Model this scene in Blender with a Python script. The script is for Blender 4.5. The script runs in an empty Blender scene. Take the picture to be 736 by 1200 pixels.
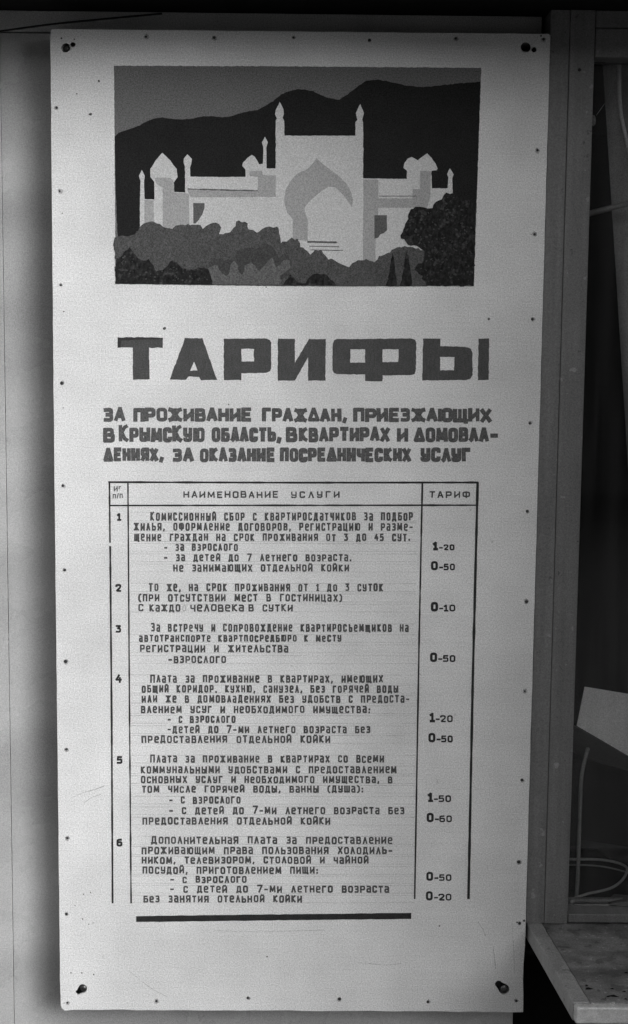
import bpy, bmesh, math, random
from mathutils import Vector, Matrix, Euler
from mathutils.geometry import tessellate_polygon
random.seed(7)
S = bpy.context.scene
COL = S.collection

# ------------------------------------------------------------------ camera
CAM_LOC = Vector((0.01096543, -2.348011, 1.63449987))
CAM_ROT = Euler((1.45802528, -0.00982866, -0.00661356), 'XYZ')
F = 1667.0                       # focal length in photo pixels (736 x 1200)
cd = bpy.data.cameras.new('camera'); cam = bpy.data.objects.new('camera', cd); COL.objects.link(cam)
cam.location = CAM_LOC; cam.rotation_euler = CAM_ROT
cd.sensor_fit = 'VERTICAL'; cd.sensor_height = 36.0; cd.lens = 36.0*F/1200.0
cd.clip_start = 0.05; cd.clip_end = 500.0
S.camera = cam

# ------------------------------------------------------------------ light
SUN_EL, SUN_AZ = 27.0, 51.0     # azimuth measured from -Y (towards viewer), positive = right
w = bpy.data.worlds.new('World'); S.world = w; w.use_nodes = True
nt = w.node_tree; nt.nodes.clear()
out = nt.nodes.new('ShaderNodeOutputWorld'); bg = nt.nodes.new('ShaderNodeBackground')
sky = nt.nodes.new('ShaderNodeTexSky'); sky.sky_type = 'NISHITA'; sky.sun_disc = False
sky.sun_elevation = math.radians(SUN_EL); sky.sun_rotation = math.radians(180-SUN_AZ) 
sky.dust_density = 4.0
bw = nt.nodes.new('ShaderNodeRGBToBW')      # black-and-white film
nt.links.new(sky.outputs[0], bw.inputs[0]); nt.links.new(bw.outputs[0], bg.inputs[0])
bg.inputs[1].default_value = 0.115
nt.links.new(bg.outputs[0], out.inputs[0])
sd = bpy.data.lights.new('sun', 'SUN'); sd.energy = 1.5; sd.angle = math.radians(48); sd.color = (1, 1, 1)
sun = bpy.data.objects.new('sun', sd); COL.objects.link(sun)
_e, _a = math.radians(SUN_EL), math.radians(SUN_AZ)
sdir = Vector((math.sin(_a)*math.cos(_e), -math.cos(_a)*math.cos(_e), math.sin(_e)))   # towards the sun
sun.rotation_euler = sdir.to_track_quat('Z', 'Y').to_euler(); sun.location = sdir*20
S.view_settings.view_transform = 'Standard'; S.view_settings.look = 'None'
S.view_settings.gamma = 1.0; S.view_settings.use_curve_mapping = False
S.view_settings.exposure = 1.16
S.render.engine = 'CYCLES'
S.cycles.max_bounces = 8

# ------------------------------------------------------------------ helpers
CM = CAM_ROT.to_matrix()
def ray(px, py): return CM @ Vector(((px-368.0)/F, -(py-600.0)/F, -1.0))
def on_y(px, py, y):
    d = ray(px, py); return CAM_LOC + d*((y-CAM_LOC.y)/d.y)
def on_z(px, py, z):
    d = ray(px, py); return CAM_LOC + d*((z-CAM_LOC.z)/d.z)
def on_x(px, py, x):
    d = ray(px, py); return CAM_LOC + d*((x-CAM_LOC.x)/d.x)

def tag(o, label=None, cat=None, group=None, kind=None):
    if label: o['label'] = label
    if cat: o['category'] = cat
    if group: o['group'] = group
    if kind: o['kind'] = kind
    return o
def empty(name, loc, label, cat, group=None):
    o = bpy.data.objects.new(name, None); COL.objects.link(o); o.location = loc
    o.empty_display_size = .05
    return tag(o, label, cat, group)
def mesh_obj(name, verts, faces, m, parent=None, smooth=False):
    me = bpy.data.meshes.new(name)
    off = Vector((0, 0, 0))
    if parent is not None:
        q = parent
        while q is not None: off += q.location; q = q.parent
    me.from_pydata([tuple(Vector(v)-off) for v in verts], [], faces); me.materials.append(m)
    if smooth: me.polygons.foreach_set('use_smooth', [True]*len(me.polygons))
    me.update()
    o = bpy.data.objects.new(name, me); COL.objects.link(o); o.parent = parent
    return o
def box_obj(name, lo, hi, m, parent=None, bevel=0.0015, seg=2):
    bm = bmesh.new(); bmesh.ops.create_cube(bm, size=1)
    lo, hi = Vector(lo), Vector(hi)
    for v in bm.verts:
        v.co = Vector(((lo[i]+hi[i])/2 + v.co[i]*(hi[i]-lo[i]) for i in range(3)))
    if bevel: bmesh.ops.bevel(bm, geom=bm.edges[:], offset=bevel, segments=seg, profile=.5, affect='EDGES')
    vs = [v.co.copy() for v in bm.verts]; bm.verts.index_update()
    fs = [[v.index for v in f.verts] for f in bm.faces]; bm.free()
    return mesh_obj(name, vs, fs, m, parent)
def tube_obj(name, pts, r, m, parent=None, n=12, flat=1.0, samples=6):
    pts = [Vector(p) for p in pts]
    if samples > 1 and len(pts) > 2:                    # Catmull-Rom
        q = [pts[0]*2-pts[1]] + pts + [pts[-1]*2-pts[-2]]; res = []
        for i in range(1, len(q)-2):
            for k in range(samples):
                t = k/samples; a, b, c, d = q[i-1], q[i], q[i+1], q[i+2]
                res.append(.5*((2*b)+(c-a)*t+(2*a-5*b+4*c-d)*t*t+(3*b-a-3*c+d)*t**3))
        pts = res+[q[-2]]
    rr = r if callable(r) else (lambda t: r)
    vs, fs = [], []
    ref = Vector((0, 1, 0))
    for i, p in enumerate(pts):
        t = (pts[min(i+1, len(pts)-1)]-pts[max(i-1, 0)]).normalized()
        u = t.cross(ref)
        if u.length < 1e-4: u = t.cross(Vector((1, 0, 0)))
        u.normalize(); v = t.cross(u)
        R = rr(i/(len(pts)-1))
        for k in range(n):
            a = 2*math.pi*k/n
            vs.append(p + u*math.cos(a)*R + v*math.sin(a)*R*flat)
    for i in range(len(pts)-1):
        for k in range(n):
            fs.append([i*n+k, i*n+(k+1) % n, (i+1)*n+(k+1) % n, (i+1)*n+k])
    fs.append(list(range(n))[::-1]); fs.append([(len(pts)-1)*n+k for k in range(n)])
    return mesh_obj(name, vs, fs, m, parent, True)

def slab_xz(name, loops, y0, y1, m, parent=None):
    """extruded polygon with holes; loops are lists of (x, z); front face at y0 (towards the viewer)"""
    def area(l): return sum(l[i-1][0]*l[i][1]-l[i][0]*l[i-1][1] for i in range(len(l)))
    L = []
    for i, l in enumerate(loops):
        a = area(l)
        L.append(l[::-1] if (a < 0) == (i == 0) else l)
    tri = tessellate_polygon([[Vector((x, z, 0)) for x, z in l] for l in L])
    flat = [p for l in L for p in l]; n = len(flat)
    vs = [(x, y0, z) for x, z in flat]+[(x, y1, z) for x, z in flat]
    fs = []
    for t in tri:
        a, b, c = [flat[i] for i in t]
        ar = (b[0]-a[0])*(c[1]-a[1])-(c[0]-a[0])*(b[1]-a[1])
        if abs(ar) < 1e-14: continue
        t = list(t) if ar > 0 else list(t)[::-1]      # ccw in xz seen from -y
        fs.append(t); fs.append([i+n for i in t[::-1]])
    s = 0
    for l in L:
        k = len(l)
        for i in range(k): fs.append([s+i, s+i+n, s+(i+1) % k+n, s+(i+1) % k])
        s += k
    return mesh_obj(name, vs, fs, m, parent)

# ------------------------------------------------------------------ materials
def mat(name, g, rough=.6, vary=.12, scale=8., grain=.10, gscale=700., bump=.0, bscale=60., spec=.5,
        streak=None, sdet=5., spots=None, low=None, metallic=0.):
    m = bpy.data.materials.new(name); grain *= 2.1; gscale = gscale*.75; m.use_nodes = True; t = m.node_tree; N = t.nodes; K = t.links
    b = N['Principled BSDF']; tc = N.new('ShaderNodeNewGeometry')
    pos = tc.outputs['Position']
    def noise(sc, det=4., rg=.6, vec=None):
        n = N.new('ShaderNodeTexNoise'); n.inputs['Scale'].default_value = sc
        n.inputs['Detail'].default_value = det; n.inputs['Roughness'].default_value = rg
        K.new(vec or pos, n.inputs['Vector']); return n.outputs['Fac']
    def math_(op, a, bb, clamp=False):
        n = N.new('ShaderNodeMath'); n.operation = op; n.use_clamp = clamp
        for i, v in enumerate((a, bb)):
            if isinstance(v, (int, float)): n.inputs[i].default_value = v
            else: K.new(v, n.inputs[i])
        return n.outputs[0]
    def rng(v, a, bb, c, d):
        n = N.new('ShaderNodeMapRange'); n.inputs[1].default_value = a; n.inputs[2].default_value = bb
        n.inputs[3].default_value = c; n.inputs[4].default_value = d; K.new(v, n.inputs[0]); return n.outputs[0]
    f = rng(noise(scale), .2, .8, 1-vary*1.5, 1+vary*1.5)
    if grain:
        gr = rng(noise(gscale, 2., .9), .3, .7, 1-grain, 1+grain); f = math_('MULTIPLY', f, gr)
    if streak:                                           # (vector scale, amplitude)
        mp = N.new('ShaderNodeMapping'); mp.inputs['Scale'].default_value = streak[0]; K.new(pos, mp.inputs['Vector'])
        f = math_('MULTIPLY', f, rng(noise(1., sdet, .55, mp.outputs[0]), .32, .68, 1-streak[1], 1+streak[1]))
    if spots:                                            # (scale, threshold, factor) small marks
        for sc, th, fac in spots:
            s = rng(noise(sc, 2., .5), th, th+.03, 1., fac); f = math_('MULTIPLY', f, s)
    col = math_('MULTIPLY', f, g)
    cmb = N.new('ShaderNodeCombineColor')
    for i in range(3): K.new(col, cmb.inputs[i])
    K.new(cmb.outputs[0], b.inputs['Base Color'])
    b.inputs['Roughness'].default_value = rough
    K.new(rng(noise(scale*2.3), .15, .85, max(.03, rough-.1), min(1, rough+.1)), b.inputs['Roughness'])
    b.inputs['Specular IOR Level'].default_value = spec; b.inputs['Metallic'].default_value = metallic
    last = None
    for dist, sc, det in ([(bump, bscale, 5.)] if bump else []) + ([low] if low else []):
        bp = N.new('ShaderNodeBump'); bp.inputs['Distance'].default_value = dist; bp.inputs['Strength'].default_value = 1.
        K.new(noise(sc, det, .55), bp.inputs['Height'])
        if last: K.new(last, bp.inputs['Normal'])
        last = bp.outputs[0]
    if last: K.new(last, b.inputs['Normal'])
    return m
M = {}
M['board'] = mat('white_board_paint', .68, .5, .13, 4.5, .16, 620, .0004, 160, .35, streak=((6, 1, 420), .035), spots=[(60, .74, .72), (150, .76, .6)])
M['board_back'] = mat('raw_timber', .22, .8, .2, 20)
M['panel'] = mat('grey_enamel_panel', .40, .27, .08, 3, .12, 620, .0002, 90, .6, streak=((3.5, 1, 6), .22), sdet=1.2, low=(.010, 3.5, 1.))  # streak paints soft pale and dark bands in place of blurred reflections
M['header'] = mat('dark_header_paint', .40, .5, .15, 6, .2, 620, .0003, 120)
M['post'] = mat('dark_oil_paint_post', .165, .5, .12, 7, .16, 620, .0007, 70, .4, streak=((90, 1, 4), .12), spots=[(55, .70, 1.5), (95, .72, .55)])
M['added_soffit'] = mat('added_soffit_black', .015, .9, .2, 6, .1, spec=.1)
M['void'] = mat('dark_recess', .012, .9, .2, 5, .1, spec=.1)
M['ink_dark'] = mat('black_paint', .028, .5, .25, 60, .3, 620)
M['ink_text'] = mat('thin_grey_ink', .075, .6, .35, 150, .3, 620)
M['ink_sub'] = mat('brushed_grey_ink', .095, .6, .32, 170, .3, 620)
M['ink_title'] = mat('title_grey_paint', .072, .55, .12, 40, .2, 620, streak=((300, 1, 60), .12))
M['ink_title_dark'] = mat('title_dark_overpaint', .035, .55, .12, 40, .2, 620)
M['p_sky'] = mat('picture_sky_grey', .14, .7, .06, 10, .25, 620)
M['p_mount'] = mat('picture_mountain_black', .014, .8, .1, 12, .35, 620)
M['p_light'] = mat('picture_palace_light', .54, .6, .04, 14, .15, 620)
M['p_mid'] = mat('picture_palace_mid', .34, .6, .04, 14, .15, 620)
M['p_dark'] = mat('picture_window_grey', .10, .6, .06, 14, .2, 620)
M['p_bush'] = mat('picture_bush_grey', .072, .6, .16, 35, .3, 620, streak=((160, 1, 90), .14))
M['p_bush_l'] = mat('picture_bush_pale', .105, .6, .10, 60, .3, 620)
M['p_bush_d'] = mat('picture_bush_deep', .05, .6, .10, 60, .3, 620)
M['p_tree'] = mat('picture_tree_black', .016, .8, .3, 60, .25, 400, streak=((190, 1, 110), .75), spots=[(75, .58, 2.0)])
M['nail'] = mat('rusty_nail_head', .03, .5, .3, 200, .2, metallic=.3)
M['screw'] = mat('dark_steel_screw', .12, .3, .3, 200, .1, metallic=.9)
M['shelf'] = mat('worn_shelf_metal', .25, .42, .25, 14, .2, 620, .0008, 90, .5, spots=[(25, .62, .8), (60, .66, .6)])
M['shelf_top'] = mat('dirty_shelf_top', .17, .5, .45, 18, .2, 560, .0012, 60, .5, streak=((9, 30, 1), .35), spots=[(32, .60, .6), (120, .66, 1.7), (75, .68, .45)])
M['shelf_rim'] = mat('bare_worn_rim', .48, .3, .22, 40, .12, 500, .0008, 110, .6)
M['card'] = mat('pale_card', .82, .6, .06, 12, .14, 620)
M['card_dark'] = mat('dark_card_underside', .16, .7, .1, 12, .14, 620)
M['tube'] = mat('grey_plastic_tube', .30, .4, .1, 30, .15)
M['cable'] = mat('pale_cable_sheath', .42, .45, .1, 40, .15)
M['cord'] = mat('white_cord', .82, .6, .1, 60, .15)
M['curtain'] = mat('grey_curtain', .5, .9, .15, 20, .2, streak=((60, 1, 2), .15))
M['junk'] = mat('dusty_dark_clutter', .05, .6, .4, 20, .3, bump=.002, bscale=40)
M['scrap'] = mat('grey_paper_scrap', .12, .8, .2, 30, .2)
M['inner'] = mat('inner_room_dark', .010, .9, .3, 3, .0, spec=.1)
M['ground'] = mat('asphalt', .05, .9, .2, 3, .25, 300, .003, 60)
M['putty'] = mat('old_putty', .16, .9, .3, 60, .3)
for k_ in M:
    if k_.startswith(('p_', 'ink_')): M[k_].node_tree.nodes['Principled BSDF'].inputs['Specular IOR Level'].default_value = .18
gm = bpy.data.materials.new('window_glass'); gm.use_nodes = True
t = gm.node_tree; t.nodes.clear(); o_ = t.nodes.new('ShaderNodeOutputMaterial')
mx = t.nodes.new('ShaderNodeMixShader'); tr = t.nodes.new('ShaderNodeBsdfTransparent'); gl = t.nodes.new('ShaderNodeBsdfGlossy')
fr = t.nodes.new('ShaderNodeFresnel'); fr.inputs[0].default_value = 1.45; gl.inputs['Roughness'].default_value = .03
tr.inputs[0].default_value = (.93, .93, .93, 1)
t.links.new(fr.outputs[0], mx.inputs[0]); t.links.new(tr.outputs[0], mx.inputs[1]); t.links.new(gl.outputs[0], mx.inputs[2]); t.links.new(mx.outputs[0], o_.inputs[0])
df = t.nodes.new('ShaderNodeBsdfDiffuse'); df.inputs[0].default_value = (.45, .45, .45, 1)
m2 = t.nodes.new('ShaderNodeMixShader'); gp = t.nodes.new('ShaderNodeNewGeometry'); mpp = t.nodes.new('ShaderNodeMapping'); mpp.inputs['Scale'].default_value = (38, 1, 2.2)
nn_ = t.nodes.new('ShaderNodeTexNoise'); nn_.inputs['Scale'].default_value = 1.; nn_.inputs['Detail'].default_value = 5.
mr = t.nodes.new('ShaderNodeMapRange'); mr.inputs[1].default_value = .42; mr.inputs[2].default_value = .75; mr.inputs[3].default_value = .004; mr.inputs[4].default_value = .035
t.links.new(gp.outputs['Position'], mpp.inputs['Vector']); t.links.new(mpp.outputs[0], nn_.inputs['Vector']); t.links.new(nn_.outputs['Fac'], mr.inputs[0])
t.links.new(mr.outputs[0], m2.inputs[0]); t.links.new(mx.outputs[0], m2.inputs[1]); t.links.new(df.outputs[0], m2.inputs[2]); t.links.new(m2.outputs[0], o_.inputs[0])
M['glass'] = gm
M['pencil'] = mat('pencil_guide_line', .46, .6, .3, 30, .3, 620)
M['stain'] = mat('rust_stain', .36, .6, .3, 300, .3, 620)

# ------------------------------------------------------------------ setting
gr_ = mesh_obj('ground', [(-60, -60, 0), (60, -60, 0), (60, 60, 0), (-60, 60, 0)], [[0, 1, 2, 3]], M['ground']); tag(gr_, kind='structure')

YW = 0.062                                # wall face behind the sign
YP = 0.006                               # face of the post
Z_SOF = on_y(368, 17, YW).z
Z_HEAD = on_y(20, 38, YW).z
X_POST0 = 0.4015
X_SEAM = on_y(662, 250, YP).x
X_POST1 = on_y(692.5, 200, YP).x
Z_SHELF = on_y(660, 1082, YP).z
XR = 1.02
kiosk = empty('kiosk', (0, .3, 0), 'dark painted kiosk front with grey metal cladding and a window, behind the tariff sign', 'kiosk')
X_PS = on_y(8, 600, YW).x
Z_B = on_y(300, 1230, YW).z
Z_B = 0.02
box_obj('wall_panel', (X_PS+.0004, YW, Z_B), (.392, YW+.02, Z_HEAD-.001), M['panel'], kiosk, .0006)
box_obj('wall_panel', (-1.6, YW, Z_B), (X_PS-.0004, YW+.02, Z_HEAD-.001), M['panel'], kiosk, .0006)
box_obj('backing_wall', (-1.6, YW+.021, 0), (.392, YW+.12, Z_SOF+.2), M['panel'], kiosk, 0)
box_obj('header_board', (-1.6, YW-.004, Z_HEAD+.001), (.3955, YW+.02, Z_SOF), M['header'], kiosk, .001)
box_obj('added_canopy_soffit', (-1.75, -.27, Z_SOF+.001), (XR+.0015, 1.34, Z_SOF+.05), M['added_soffit'], kiosk, .002)  # canopy added for the dark top strip and the light falloff below
box_obj('post_board', (X_POST0, YP+.0015, Z_SHELF-.001), (X_SEAM-.0003, YP+.10, Z_SOF-.0005), M['post'], kiosk, .0008)
box_obj('post_board', (X_SEAM+.0003, YP, Z_SHELF-.001), (X_POST1, YP+.10, Z_SOF-.0005), M['post'], kiosk, .001)
box_obj('added_side_wall', (XR+.003, -1.15, 0), (XR+.12, YP+.1, Z_SOF+1.5), M['panel'], kiosk, .002)  # unseen wall added to block sun and sky from the right
# window
win = empty('window', (X_POST1, YP, Z_SHELF), None, None)
win.parent = kiosk; win.location = Vector((X_POST1, YP, Z_SHELF))-kiosk.location
z1 = on_y(715, 33, YP).z; z2 = on_y(715, 67, YP).z; z3 = on_y(715, 1072, YP).z
box_obj('top_rail', (X_POST1+.001, YP+.003, z1+.0015), (XR, YP+.06, Z_SOF-.0005), M['post'], win, .001)
box_obj('top_rail', (X_POST1+.001, YP+.001, z2), (XR, YP+.06, z1), M['post'], win, .0015)
box_obj('bottom_rail', (X_POST1+.001, YP+.002, Z_SHELF+.0005), (XR, YP+.06, z3), M['post'], win, .0015)
zg = on_y(715, 1064, .045).z
tube_obj('glazing_bead', [(X_POST1-.004, .058, z3+.0055), (.7, .0585, z3+.0052), (XR, .058, z3+.0055)], .0048, M['shelf'], win)
box_obj('glass_pane', (X_POST1+.0005, .046, z3+.0005), (XR, .049, z2-.0005), M['glass'], win, 0)
# putty on the edge of the post
def blob(name, c, r, m, parent=None, seed=0, n=2):
    bm = bmesh.new(); bmesh.ops.create_icosphere(bm, subdivisions=n, radius=1)
    rs = random.Random(seed)
    for v in bm.verts:
        k = 1+rs.uniform(-.22, .22); v.co = Vector((v.co.x*r[0]*k, v.co.y*r[1]*k, v.co.z*r[2]*k))+Vector(c)
    bm.verts.index_update(); vs = [v.co.copy() for v in bm.verts]; fs = [[v.index for v in f.verts] for f in bm.faces]; bm.free()
    return mesh_obj(name, vs, fs, m, parent, True)
p = on_y(695, 141, .02); blob('putty', p, (.0045, .006, .008), M['putty'], kiosk, 2)
for (px, py, r) in ((679, 82, .0024), (671, 1057, .0042), (640, 1007, .0016)):
    if px == 640: continue
    p = on_y(px, py, YP); tube_obj('screw_head', [(p.x, YP+.004, p.z), (p.x, YP-.0018, p.z)], r, M['nail' if px == 679 else 'post'], kiosk, 14)

ow = box_obj('added_opposite_wall', (-14, -14.4, 0), (10, -14, 5.0), M['post'], None, 0); tag(ow, kind='structure')  # unseen wall added behind the viewer to keep sky reflections off the glass
# room behind the window
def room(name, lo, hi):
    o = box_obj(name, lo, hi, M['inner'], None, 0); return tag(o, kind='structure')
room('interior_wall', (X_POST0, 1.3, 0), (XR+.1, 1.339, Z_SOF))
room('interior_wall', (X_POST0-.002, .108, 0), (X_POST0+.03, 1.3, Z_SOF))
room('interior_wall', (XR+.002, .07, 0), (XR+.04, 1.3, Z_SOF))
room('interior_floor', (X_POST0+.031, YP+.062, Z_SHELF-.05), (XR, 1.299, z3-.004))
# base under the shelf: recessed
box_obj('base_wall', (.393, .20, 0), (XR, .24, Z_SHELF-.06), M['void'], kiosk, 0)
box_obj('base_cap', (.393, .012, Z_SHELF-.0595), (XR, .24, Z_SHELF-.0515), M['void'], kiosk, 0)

# ------------------------------------------------------------------ shelf
zs = Z_SHELF-.0012
A = on_z(621, 1087, zs); A.y = YP+.03
Bf = on_z(675, 1180, zs)                  # front-left corner of the top
back = .004
TH = .030
shelf = empty('counter_shelf', (Bf.x, Bf.y, zs-TH), 'worn dirty counter shelf jutting out below the window, right of the sign', 'shelf')
A2 = on_z(621, 1087, zs); dx = (Bf.x-A2.x)/(Bf.y-A2.y)
def sx(y, off=0): return A2.x+(y-A2.y)*dx+off
def strip(name, o0, o1, ya, yb, za, zb, m, seed=0, nseg=18, jag=.0):
    """prism following the slanting left edge; top face gently uneven"""
    rs = random.Random(seed); vs = []; fs = []
    for i in range(nseg+1):
        y = ya+(yb-ya)*i/nseg; j0 = rs.uniform(-jag, jag); j1 = rs.uniform(-jag, jag)
        vs += [(sx(y, o0)+j0, y, zb), (sx(y, o1)+j1 if o1 < 1 else XR, y, zb+rs.uniform(-jag, jag)*.5), (sx(y, o1) if o1 < 1 else XR, y, za), (sx(y, o0), y, za)]
    for i in range(nseg):
        a = i*4; b = a+4
        for k in range(4): fs.append([a+k, a+(k+1) % 4, b+(k+1) % 4, b+k])
    fs.append([0, 3, 2, 1]); e = nseg*4; fs.append([e, e+1, e+2, e+3])
    o = mesh_obj(name, vs, fs, m, shelf)
    md = o.modifiers.new('bevel', 'BEVEL'); md.width = .004 if name == 'front_lip' else .0022; md.segments = 4; md.limit_method = 'ANGLE'
    return o
strip('shelf_slab', .026, 9, YP+.058, Bf.y+.016, zs-TH, zs-.0013, M['shelf_top'], 1)
strip('side_rim', 0, .0255, YP+.058, Bf.y+.0158, zs-TH, zs, M['shelf'], 2, 24, .0006)
strip('front_lip', .0003, 9, Bf.y+.0155, Bf.y, zs-TH+.002, zs-.001, M['shelf_rim'], 3, 4)

# ------------------------------------------------------------------ sign
sign = empty('tariff_sign', (0, .02, .5), 'tall white painted sign board headed ТАРИФЫ with a palace picture and price table', 'sign')
def b2(px, py): p = on_y(px, py, 0.0); return (p.x, p.z)
def circle(cx, cy, r, n=20, jag=0., sy=1.):
    return [b2(cx+r*math.cos(2*math.pi*i/n)*(1+random.uniform(-jag, jag)), cy+sy*r*math.sin(2*math.pi*i/n)*(1+random.uniform(-jag, jag))) for i in range(n)]
def pear(c1, r1, c2, r2):
    # outline of two touching discs
    pts = []; 
    d = math.atan2(c2[1]-c1[1], c2[0]-c1[0])
    for i in range(15):
        a = d+math.radians(55)+math.radians(250)*i/14; pts.append(b2(c1[0]+r1*math.cos(a), c1[1]+r1*math.sin(a)))
    for i in range(9):
        a = d-math.radians(105)+math.radians(210)*i/8; pts.append(b2(c2[0]+r2*math.cos(a), c2[1]+r2*math.sin(a)))
    return pts
outer = []
C = [(59, 34), (645, 40), (613, 1186), (71, 1183)]
for i in range(4):
    a, b = C[i], C[(i+1) % 4]; n = 60 if i % 2 else 36
    for k in range(n):
        t_ = k/n; jx = random.gauss(0, .12); jy = random.gauss(0, .12)
        if i == 1 and t_ > .9: jx += random.uniform(-1.6, .3)
        if i == 2: jy += random.uniform(-.5, .4)
        if k == 0: jx = jy = 0
        bow = math.sin(t_*math.pi)*(1.0 if i == 3 else 0)
        x = a[0]+(b[0]-a[0])*t_+jx-bow*.6; y = a[1]+(b[1]-a[1])*t_+jy
        if i == 3 and k == 0:
            outer += [b2(76, 1184.5), b2(73.5, 1182), b2(72.5, 1181.4), b2(71.3, 1178.5)]; continue
        if i == 0 and k == 0: outer += [b2(59.4, 36), b2(61, 34.2)]; continue
        if i == 1 and k == 0: outer += [b2(642.5, 39.6), b2(645, 41.5)]; continue
        outer.append(b2(x, y))
holes = [circle(77, 56, 5.6, 16, .05), circle(85.2, 52.2, 3.1, 12, .04), circle(616.2, 55.2, 6.1, 18, .02), circle(625.7, 58, 3.3, 12, .02),
         pear((97, 1158.5), 5.2, (91.5, 1163), 3.0), pear((590.5, 1159), 6.3, (584.5, 1153.5), 4.4)]
slab_xz('board_panel', [outer]+holes, 0.0, .004, M['board'], sign)
# batten frame behind
fx0, fx1, fz0, fz1 = -.394, .394, .506, .5+1.641-.006
for lo, hi in (((fx0, .0045, fz0), (fx0+.013, YW-.001, fz1)), ((fx1-.013, .0045, fz0), (fx1, YW-.001, fz1)),
               ((fx0+.0135, .0045, fz1-.006), (fx1-.0135, YW-.001, fz1)), ((fx0+.0135, .0045, fz0), (fx1-.0135, YW-.001, fz0+.012)),
               ((fx0+.0135, .0045, 1.30), (fx1-.0135, YW-.001, 1.33))):
    box_obj('batten', lo, hi, M['board_back'], sign, .0008, 1)
# painted layers: thin sheets, each a hair proud of the one under it
def paint(name, loops, m, parent, lvl=1, jag=0., lump=0.):
    L = []
    for l in loops:
        if jag or lump:
            n = []
            for i in range(len(l)):
                a, b = l[i], l[(i+1) % len(l)]; d = math.hypot(b[0]-a[0], b[1]-a[1]); k = max(1, int(d/3.))
                for j in range(k):
                    t_ = j/k; x = a[0]+(b[0]-a[0])*t_; y = a[1]+(b[1]-a[1])*t_
                    if d > 60 and (abs(a[0]-b[0]) < 12 or abs(a[1]-b[1]) < 6): jj = .18
                    else: jj = jag
                    lx = lump*math.sin(x*.9+y*.5)*math.sin(x*.31-y*.7) if jj != .18 else 0
                    n.append((x+random.gauss(0, jj), y+random.gauss(0, jj)+lx))
            l = n
        L.append([b2(x, y) for x, y in l])
    return slab_xz(name, L, -.00012*lvl, -.00012*(lvl-1)-.00004, m, parent)
def r1(*p): return [(120+x/3.2, 70+y/3.2) for x, y in p]
def r2(*p): return [(340+x/3.2, 70+y/3.2) for x, y in p]
def r5(*p): return [(230+x/6.133, 150+y/6.133) for x, y in p]
def r6(*p): return [(320+x/5.217, 110+y/5.217) for x, y in p]
def r7(*p): return [(440+x/5.66, 170+y/5.66) for x, y in p]
pic = paint('picture', [[(133.7, 77), (350, 77.8), (564, 79.6), (560, 200), (555.2, 335.4), (350, 334.4), (135.6, 332.6), (134.6, 200)]], M['p_sky'], sign, 1, .22)
paint('painted_mountain', [r1((46, 290), (60, 275), (95, 262), (130, 250), (160, 235), (190, 222), (225, 217), (260, 221), (300, 225), (340, 220), (380, 212), (410, 212), (450, 216), (480, 212), (520, 200), (560, 192), (590, 185), (615, 172), (640, 155), (670, 130), (700, 118), (734, 110))
      + r2((30, 110), (55, 112), (85, 118), (140, 143), (185, 150), (215, 130), (250, 103), (285, 79), (330, 75), (380, 85), (440, 98), (500, 103), (550, 98), (640, 88), (714, 83), (700, 500), (690, 720), (0, 720)) + r1((60, 720), (50, 500))], M['p_mount'], pic, 2, .25)
paint('painted_palace', [r1((140, 700), (141, 520), (143, 455), (137, 435), (148, 413), (159, 435), (156, 455), (158, 522), (195, 524), (195, 458), (180, 440), (180, 410), (200, 378), (225, 349), (255, 378), (278, 410), (282, 440), (268, 460), (270, 496), (310, 498), (310, 402), (304, 385), (306, 370), (320, 355), (335, 372), (334, 393), (329, 405), (330, 438), (430, 440), (537, 439), (537, 412), (525, 398), (527, 385), (545, 368), (560, 357), (572, 364), (588, 392), (602, 391), (604, 328), (598, 310), (610, 289), (620, 310), (615, 328), (615, 408), (650, 408), (650, 228), (655, 220), (648, 205), (651, 188), (665, 158), (679, 186), (681, 203), (676, 218), (682, 228), (682, 284), (736, 285))
      + r2((100, 285), (245, 285), (245, 234), (252, 226), (246, 200), (263, 165), (277, 200), (270, 224), (274, 236), (274, 445), (438, 447), (438, 416), (425, 405), (428, 388), (440, 372), (455, 364), (478, 377), (495, 364), (515, 352), (530, 368), (545, 388), (553, 408), (551, 414), (530, 416), (531, 482), (591, 482), (593, 440), (588, 430), (600, 406), (613, 430), (608, 444), (610, 520), (610, 700), (300, 790), (100, 800), (0, 760)) + r1((660, 720), (400, 700))], M['p_light'], pic, 3, .15)
sh = paint('painted_shade', [r1((158, 526), (193, 526), (193, 640), (158, 640))], M['p_mid'], pic, 4, .12)
for q in ([r1((196, 446), (206, 442), (255, 443), (268, 458), (269, 497), (310, 500), (325, 505), (325, 640), (226, 640), (226, 478), (208, 470), (200, 460))],
          [r1((318, 488), (583, 492), (583, 440), (552, 436), (550, 418), (600, 416), (602, 432), (650, 434), (650, 515), (330, 516))],
          [r6((265, 392), (300, 425), (345, 460), (400, 500), (445, 545), (475, 595), (490, 650), (483, 693), (462, 660), (430, 620), (400, 590), (378, 572), (340, 568), (310, 585), (270, 615), (225, 655), (200, 685), (193, 705), (200, 745), (214, 770), (212, 900), (120, 890), (120, 765), (85, 725), (68, 660), (75, 590), (105, 535), (135, 500), (160, 480), (200, 465), (240, 430))],
          [r2((275, 449), (331, 450), (331, 520), (458, 520), (460, 485), (487, 485), (487, 416), (528, 418), (526, 480), (526, 515), (513, 555), (330, 555), (330, 585), (321, 600), (320, 780), (272, 780))]):
    paint('painted_shade', q, M['p_mid'], pic, 4, .12)
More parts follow.
